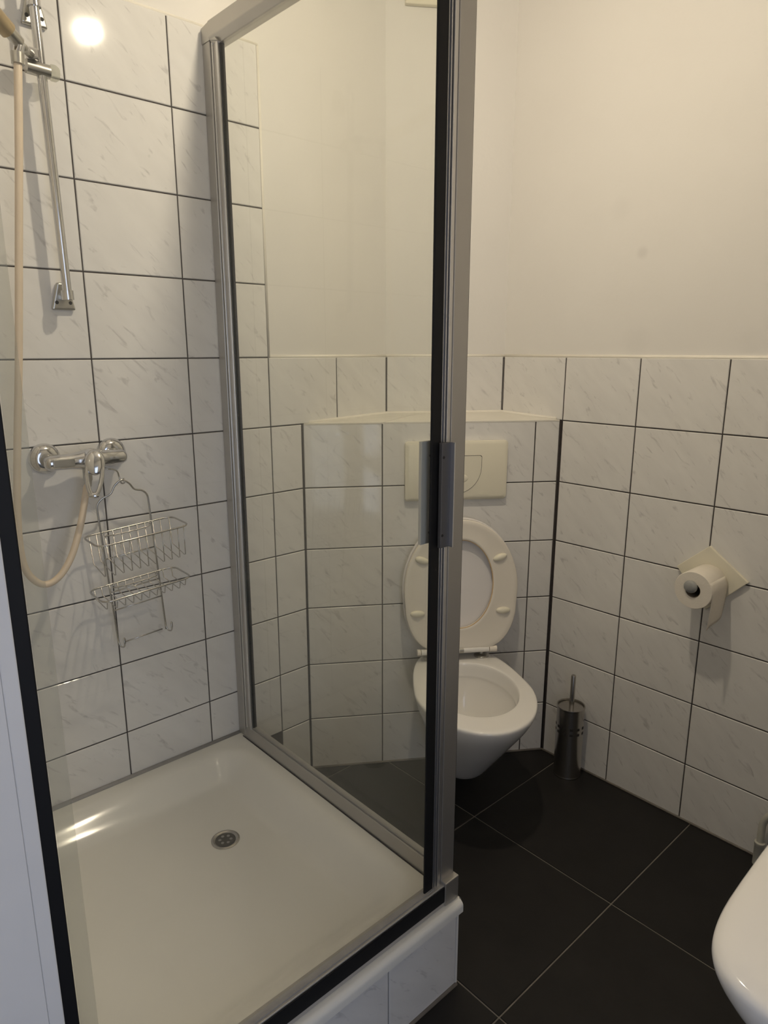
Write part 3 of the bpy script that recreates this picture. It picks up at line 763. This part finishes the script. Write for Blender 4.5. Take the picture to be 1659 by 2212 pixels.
# ------------------------------------------------------------------ shower fittings on the left wall
# slide rail
sr = thing('shower_slide_rail', (0.0, -1.3675, 1.497), 'chrome shower slide rail fixed to the left wall tiles', 'slide rail')
def bracket(z0):
    bm = bmesh.new()
    y = -1.3535
    q = [(0.0005, y-0.0265, z0), (0.0005, y+0.0265, z0), (0.0005, y+0.0125, z0+0.060), (0.0005, y-0.0105, z0+0.060)]
    prism(bm, q, (0.013, 0, 0)); o = obj('bracket', bm, 'dull_chrome', sr, bevel=0.004, seg=3)
    for dy in (-0.015, 0.015):
        bm = bmesh.new(); lathe(bm, (0.0135, y+dy, z0+0.016), [(0, 0), (0.0042, 0), (0.0036, 0.0012), (0, 0.0012)], 14, 'X'); obj('screw', bm, 'groove', o)
    bm = bmesh.new(); tube(bm, [(0.012, -1.3545, z0+0.030), (0.050, -1.3560-0.0085*(z0 > 2), z0+0.030)], 0.0095, 16); obj('arm', bm, 'dull_chrome', o, autos=40)
    bm = bmesh.new(); cyl(bm, (0.050, -1.3555-0.0085*(z0 > 2), z0+0.020), (0.050, -1.3560-0.0085*(z0 > 2), z0+0.040), 0.0135); obj('collar', bm, 'chrome', o, autos=40)
bracket(1.497); bracket(2.073)
bm = bmesh.new(); cyl(bm, (0.050, -1.3555, 1.520), (0.050, -1.3650, 2.145), 0.0098, seg=20); obj('bar', bm, 'chrome', sr, autos=40)
bm = bmesh.new(); cyl(bm, (0.052, -1.393, 1.9780), (0.052, -1.347, 1.9765), 0.0135, seg=20); sl = obj('slider', bm, 'dull_chrome', sr, autos=40)
bm = bmesh.new(); lathe(bm, (0.052, -1.347, 1.9765), [(0, 0), (0.0125, 0), (0.0165, 0.004), (0.0165, 0.011), (0.012, 0.018), (0, 0.020)], 10, 'Y'); obj('slider_knob', bm, 'knob', sl)
bm = bmesh.new(); box(bm, 0.050, 0.078, -1.392, -1.371, 1.987, 2.008); obj('clamp', bm, 'chrome', sl, bevel=0.004)
bm = bmesh.new(); tube(bm, [(0.066, -1.383, 1.996), (0.10, -1.407, 1.992), (0.118, -1.420, 1.990)], 0.0085, 12); obj('holder_arm', bm, 'dull_chrome', sl, smooth=True)

# hand shower and hose
hs = thing('hand_shower', (0.12, -1.43, 1.93), 'gilt and chrome hand shower with reflections coloured in, in the rail clamp', 'hand shower')
bm = bmesh.new(); tube(bm, [(0.119, -1.4215, 1.9935), (0.127, -1.434, 2.000), (0.133, -1.4465, 2.007)], 0.0118, 16); obj('neck', bm, 'dull_chrome', hs, autos=40)
bm = bmesh.new(); tube(bm, [(0.131, -1.443, 2.005), (0.150, -1.476, 2.024), (0.172, -1.515, 2.050), (0.195, -1.555, 2.082)], lambda t: 0.0165+0.002*t, 18); obj('grip', bm, 'bronze', hs, autos=40)
hd = Vector((0.232, -1.590, 2.100)); ax = Vector((0.62, -0.25, -0.74)).normalized()
bm = bmesh.new(); tube(bm, [hd-ax*0.03, hd-ax*0.012, hd+ax*0.008, hd+ax*0.012], lambda t: 0.022+0.020*min(1, t*1.6), 28); obj('spray_head', bm, 'chrome', hs, autos=50)
bm = bmesh.new(); tube(bm, [(0.119, -1.4215, 1.9935), (0.120, -1.4245, 1.981), (0.120, -1.4275, 1.972)], 0.0100, 16); obj('elbow', bm, 'chrome', hs, autos=40)
bm = bmesh.new(); cyl(bm, (0.120, -1.4275, 1.974), (0.120, -1.4285, 1.954), 0.0128, 0.0122); obj('nut', bm, 'dull_chrome', hs, autos=40)

hp = [(0.120, -1.4285, 1.955), (0.120, -1.433, 1.91), (0.116, -1.441, 1.82), (0.112, -1.450, 1.73), (0.108, -1.466, 1.58), (0.105, -1.488, 1.38), (0.103, -1.513, 1.18),
      (0.102, -1.528, 1.03), (0.101, -1.526, 0.940), (0.100, -1.506, 0.897), (0.099, -1.480, 0.884), (0.097, -1.450, 0.899), (0.093, -1.4205, 0.938), (0.085, -1.393, 1.000), (0.076, -1.3755, 1.050), (0.066, -1.3585, 1.105)]
bm = bmesh.new(); tube(bm, cat(hp, 8), 0.0078, 14)
ho_ = thing('shower_hose', (0.10, -1.48, 0.875), 'cream plastic shower hose hanging in a loop beside the caddy', 'hose')
obj('tube', bm, 'hose', ho_, smooth=True)
bm = bmesh.new(); cyl(bm, (0.0655, -1.3575, 1.108), (0.0668, -1.3605, 1.092), 0.0095); obj('end_cone', bm, 'dull_chrome', ho_, autos=40)

# mixer tap
mx_ = thing('shower_mixer', (0.0, -1.35, 1.155), 'chrome single-lever shower mixer on the left wall tiles', 'mixer tap')
MZ = 1.154
for yy in (-1.4300, -1.2735):
    bm = bmesh.new(); lathe(bm, (0.0005, yy, MZ+0.004), [(0, 0), (0.0360, 0), (0.0360, 0.004), (0.0335, 0.011), (0.024, 0.018), (0.017, 0.020), (0, 0.020)], 36, 'X'); obj('rosette', bm, 'chrome', mx_, autos=40)
    bm = bmesh.new(); cyl(bm, (0.014, yy, MZ+0.002), (0.046, yy, MZ+0.001), 0.0155); obj('union', bm, 'dull_chrome', mx_, autos=40)
yb = [-1.4485, -1.446, -1.438, -1.415, -1.39, -1.375, -1.352, -1.335, -1.318, -1.295, -1.270, -1.262, -1.2585]
rb = [0.006, 0.012, 0.0165, 0.0175, 0.0180, 0.0200, 0.0255, 0.0255, 0.0200, 0.0180, 0.0175, 0.0135, 0.006]
bm = bmesh.new(); loft(bm, [[(0.060+r*math.cos(a), y, MZ+r*math.sin(a)) for a in [2*math.pi*k/24 for k in range(24)]] for y, r in zip(yb, rb)]); obj('body', bm, 'chrome', mx_, smooth=True)
bm = bmesh.new(); prism(bm, [(0.0735, -1.434, MZ-0.009), (0.0735, -1.386, MZ-0.009), (0.0735, -1.386, MZ+0.010), (0.0735, -1.434, MZ+0.010)], (0.0055, 0, 0)); obj('inlay', bm, 'dull_chrome', mx_, bevel=0.002)
bm = bmesh.new(); cyl(bm, (0.064, -1.3560, MZ-0.020), (0.0652, -1.3572, 1.106), 0.0105); obj('outlet', bm, 'dull_chrome', mx_, autos=40)
bm = bmesh.new(); cyl(bm, (0.066, -1.3440, MZ+0.006), (0.092, -1.3450, MZ+0.010), 0.0215, 0.0185); obj('cartridge', bm, 'chrome', mx_, autos=40)
# looped lever: egg-shaped ring hanging forward and down
lt_ = Vector((0.098, -1.3460, 1.1745)); lb_ = Vector((0.136, -1.3720, 1.0760)); lu = (lb_-lt_); LL = lu.length; lu.normalize()
ls = Vector((0.35, 0.94, 0.0)); ls = (ls-lu*ls.dot(lu)).normalized()
ring = []
for k in range(40):
    a = 2*math.pi*k/40; c = (1-math.cos(a))/2
    ring.append(lt_+lu*(LL*(0.06+0.90*c))+ls*(math.sin(a)*(0.0195-0.0062*c)))
bm = bmesh.new(); tube(bm, ring, 0.0052, 10, closed=True); lv = obj('lever', bm, 'chrome', mx_, smooth=True)
ln = lu.cross(ls).normalized()
mt = Matrix(((ls.x, lu.x, ln.x, 0), (ls.y, lu.y, ln.y, 0), (ls.z, lu.z, ln.z, 0), (0, 0, 0, 1)))
bm = bmesh.new(); ellipsoid(bm, lt_+lu*0.024, 0.0225, 0.031, 0.0095, mt); obj('lever_cap', bm, 'chrome', lv, smooth=True)
bm = bmesh.new(); ellipsoid(bm, lt_+lu*(LL*0.94), 0.0125, 0.0075, 0.0055, mt); obj('lever_tip', bm, 'chrome', lv, smooth=True)

# wire caddy hung from the mixer, leaning a little
cy0, cz0, al = -1.2760, 1.0940, math.radians(3.8)
def CD(p, x, q): return Vector((x, cy0+p*math.cos(al)-q*math.sin(al), cz0+p*math.sin(al)+q*math.cos(al)))
cdy = thing('shower_caddy', (0.05, -1.265, 0.66), 'two-tier steel wire shower caddy hanging from the mixer', 'shower caddy')
WR = 0.0021
fr = cat([CD(-0.066, 0.042, -0.428), CD(-0.066, 0.045, -0.30), CD(-0.066, 0.048, -0.15), CD(-0.066, 0.050, -0.075), CD(-0.064, 0.051, -0.050), CD(-0.050, 0.053, -0.036), CD(-0.030, 0.056, -0.028), CD(-0.018, 0.058, -0.010), CD(0.0, 0.060, 0.001),
          CD(0.018, 0.058, -0.010), CD(0.030, 0.056, -0.028), CD(0.050, 0.053, -0.036), CD(0.062, 0.051, -0.050), CD(0.064, 0.050, -0.075), CD(0.064, 0.048, -0.15), CD(0.064, 0.045, -0.30), CD(0.064, 0.042, -0.428)], 4)
bm = bmesh.new(); tube(bm, fr, 0.0026, 8); obj('frame', bm, 'wire', cdy, smooth=True)
hk = cat([CD(0.004, 0.066, 0.006), CD(0.003, 0.070, -0.004), CD(-0.001, 0.060, -0.006), CD(-0.002, 0.055, 0.008), CD(-0.006, 0.058, 0.024), CD(-0.018, 0.060, 0.032), CD(-0.032, 0.060, 0.036), CD(-0.040, 0.045, 0.050), CD(-0.041, 0.037, 0.066), CD(-0.041, 0.050, 0.084), CD(-0.040, 0.070, 0.081)], 5)
bm = bmesh.new(); tube(bm, hk, 0.0020, 8); obj('hook', bm, 'wire', cdy, smooth=True)
def rrect(p0, p1, x0, x1, q0, q1, r=0.022):
    out = []
    for cp, cx, a0 in ((p1-r, x1-r, 0), (p0+r, x1-r, 90), (p0+r, x0+r, 180), (p1-r, x0+r, 270)):
        for i in range(5):
            a = math.radians(a0+90*i/4); pp_, xx = cp+r*math.cos(a), cx+r*math.sin(a)
            out.append(CD(pp_, xx, q0+(q1-q0)*(xx-x0)/(x1-x0)))
    return out
def basket(name, p0, p1, x1, q, qb, qf, cnt):
    bm = bmesh.new(); tube(bm, rrect(p0, p1, 0.049, x1, q, q-0.004), 0.0023, 8, closed=True); o = obj(name, bm, 'wire', cdy, smooth=True)
    for k in range(cnt):
        p = p0+0.012+(p1-p0-0.024)*k/(cnt-1); e = 0.010 if k in (0, cnt-1) else 0
        bm = bmesh.new(); tube(bm, [CD(p, 0.050+e, q), CD(p, 0.051+e, qb), CD(p, x1-0.018-e, qf), CD(p, x1-0.011-e, qf+0.002), CD(p, x1-0.001-e, q-0.004)], 0.0013, 6)
        obj('wire', bm, 'wire', o, smooth=True)
    bm = bmesh.new(); tube(bm, [CD(-0.066, 0.050, qb), CD(0.064, 0.050, qb)], 0.0018, 6); obj('cross_wire', bm, 'wire', o, smooth=True)
    bm = bmesh.new(); tube(bm, cat([CD(-0.056, 0.052, q), CD(-0.052, 0.052, q-0.011), CD(0.050, 0.052, q-0.011), CD(0.054, 0.052, q)], 4), 0.0016, 6); obj('cross_wire', bm, 'wire', o, smooth=True)
basket('upper_basket', -0.111, 0.119, 0.152, -0.121, -0.190, -0.207, 11)
basket('lower_basket', -0.120, 0.107, 0.152, -0.258, -0.279, -0.288, 11)
for q, a_ in ((-0.330, 0.0), (-0.4225, 0.012)):
    bm = bmesh.new(); tube(bm, [CD(-0.066+a_, 0.046, q), CD(0.064-a_, 0.046, q)], 0.0018, 6); obj('cross_bar', bm, 'wire', cdy, smooth=True)
for sgn, b in ((-1, -0.066), (1, 0.064)):
    pts = cat([CD(b, 0.043, -0.418), CD(b+0.003, 0.048, -0.431), CD(b+0.007, 0.058, -0.430), CD(b+0.008, 0.062, -0.420), CD(b+0.009, 0.059, -0.408), CD(b+0.013, 0.054, -0.410), CD(b+0.013, 0.053, -0.424)], 4)
    bm = bmesh.new(); tube(bm, pts, 0.0019, 6); obj('end_hook', bm, 'wire', cdy, smooth=True)

# ------------------------------------------------------------------ ceiling lamp (seen as a reflection in the shower tiles)
LP = Vector((0.827, -0.911, 2.436))
lm = thing('ceiling_lamp', (LP.x, LP.y, HT), 'bare warm bulb in a socket hanging from the ceiling', 'lamp')
bm = bmesh.new(); lathe(bm, LP, [(0.0005, -0.030)]+[(0.030*math.sin(a), -0.030*math.cos(a)) for a in [math.pi/2*k/10 for k in range(1, 11)]]+[(0.0, 0.0005)], 32); obj('bulb', bm, 'bulb', lm, autos=50)
bm = bmesh.new(); lathe(bm, LP, [(0.0, 0.001), (0.0305, 0.001), (0.031, 0.004), (0.026, 0.020), (0.018, 0.034), (0.0, 0.034)], 32); obj('bulb_collar', bm, 'grey_knob', lm, autos=40)
bm = bmesh.new(); lathe(bm, (LP.x, LP.y, LP.z+0.034), [(0, 0), (0.018, 0), (0.022, 0.01), (0.022, 0.055), (0.012, 0.07), (0, 0.07)], 24); obj('socket', bm, 'rubber', lm, autos=40)
bm = bmesh.new(); cyl(bm, (LP.x, LP.y, LP.z+0.10), (LP.x, LP.y, HT-0.02), 0.004, seg=10); obj('cable', bm, 'rubber', lm, smooth=True)
bm = bmesh.new(); lathe(bm, (LP.x, LP.y, HT-0.035), [(0, 0), (0.03, 0.002), (0.048, 0.02), (0.05, 0.0345), (0, 0.0345)], 32); obj('canopy', bm, 'white', lm, autos=40)
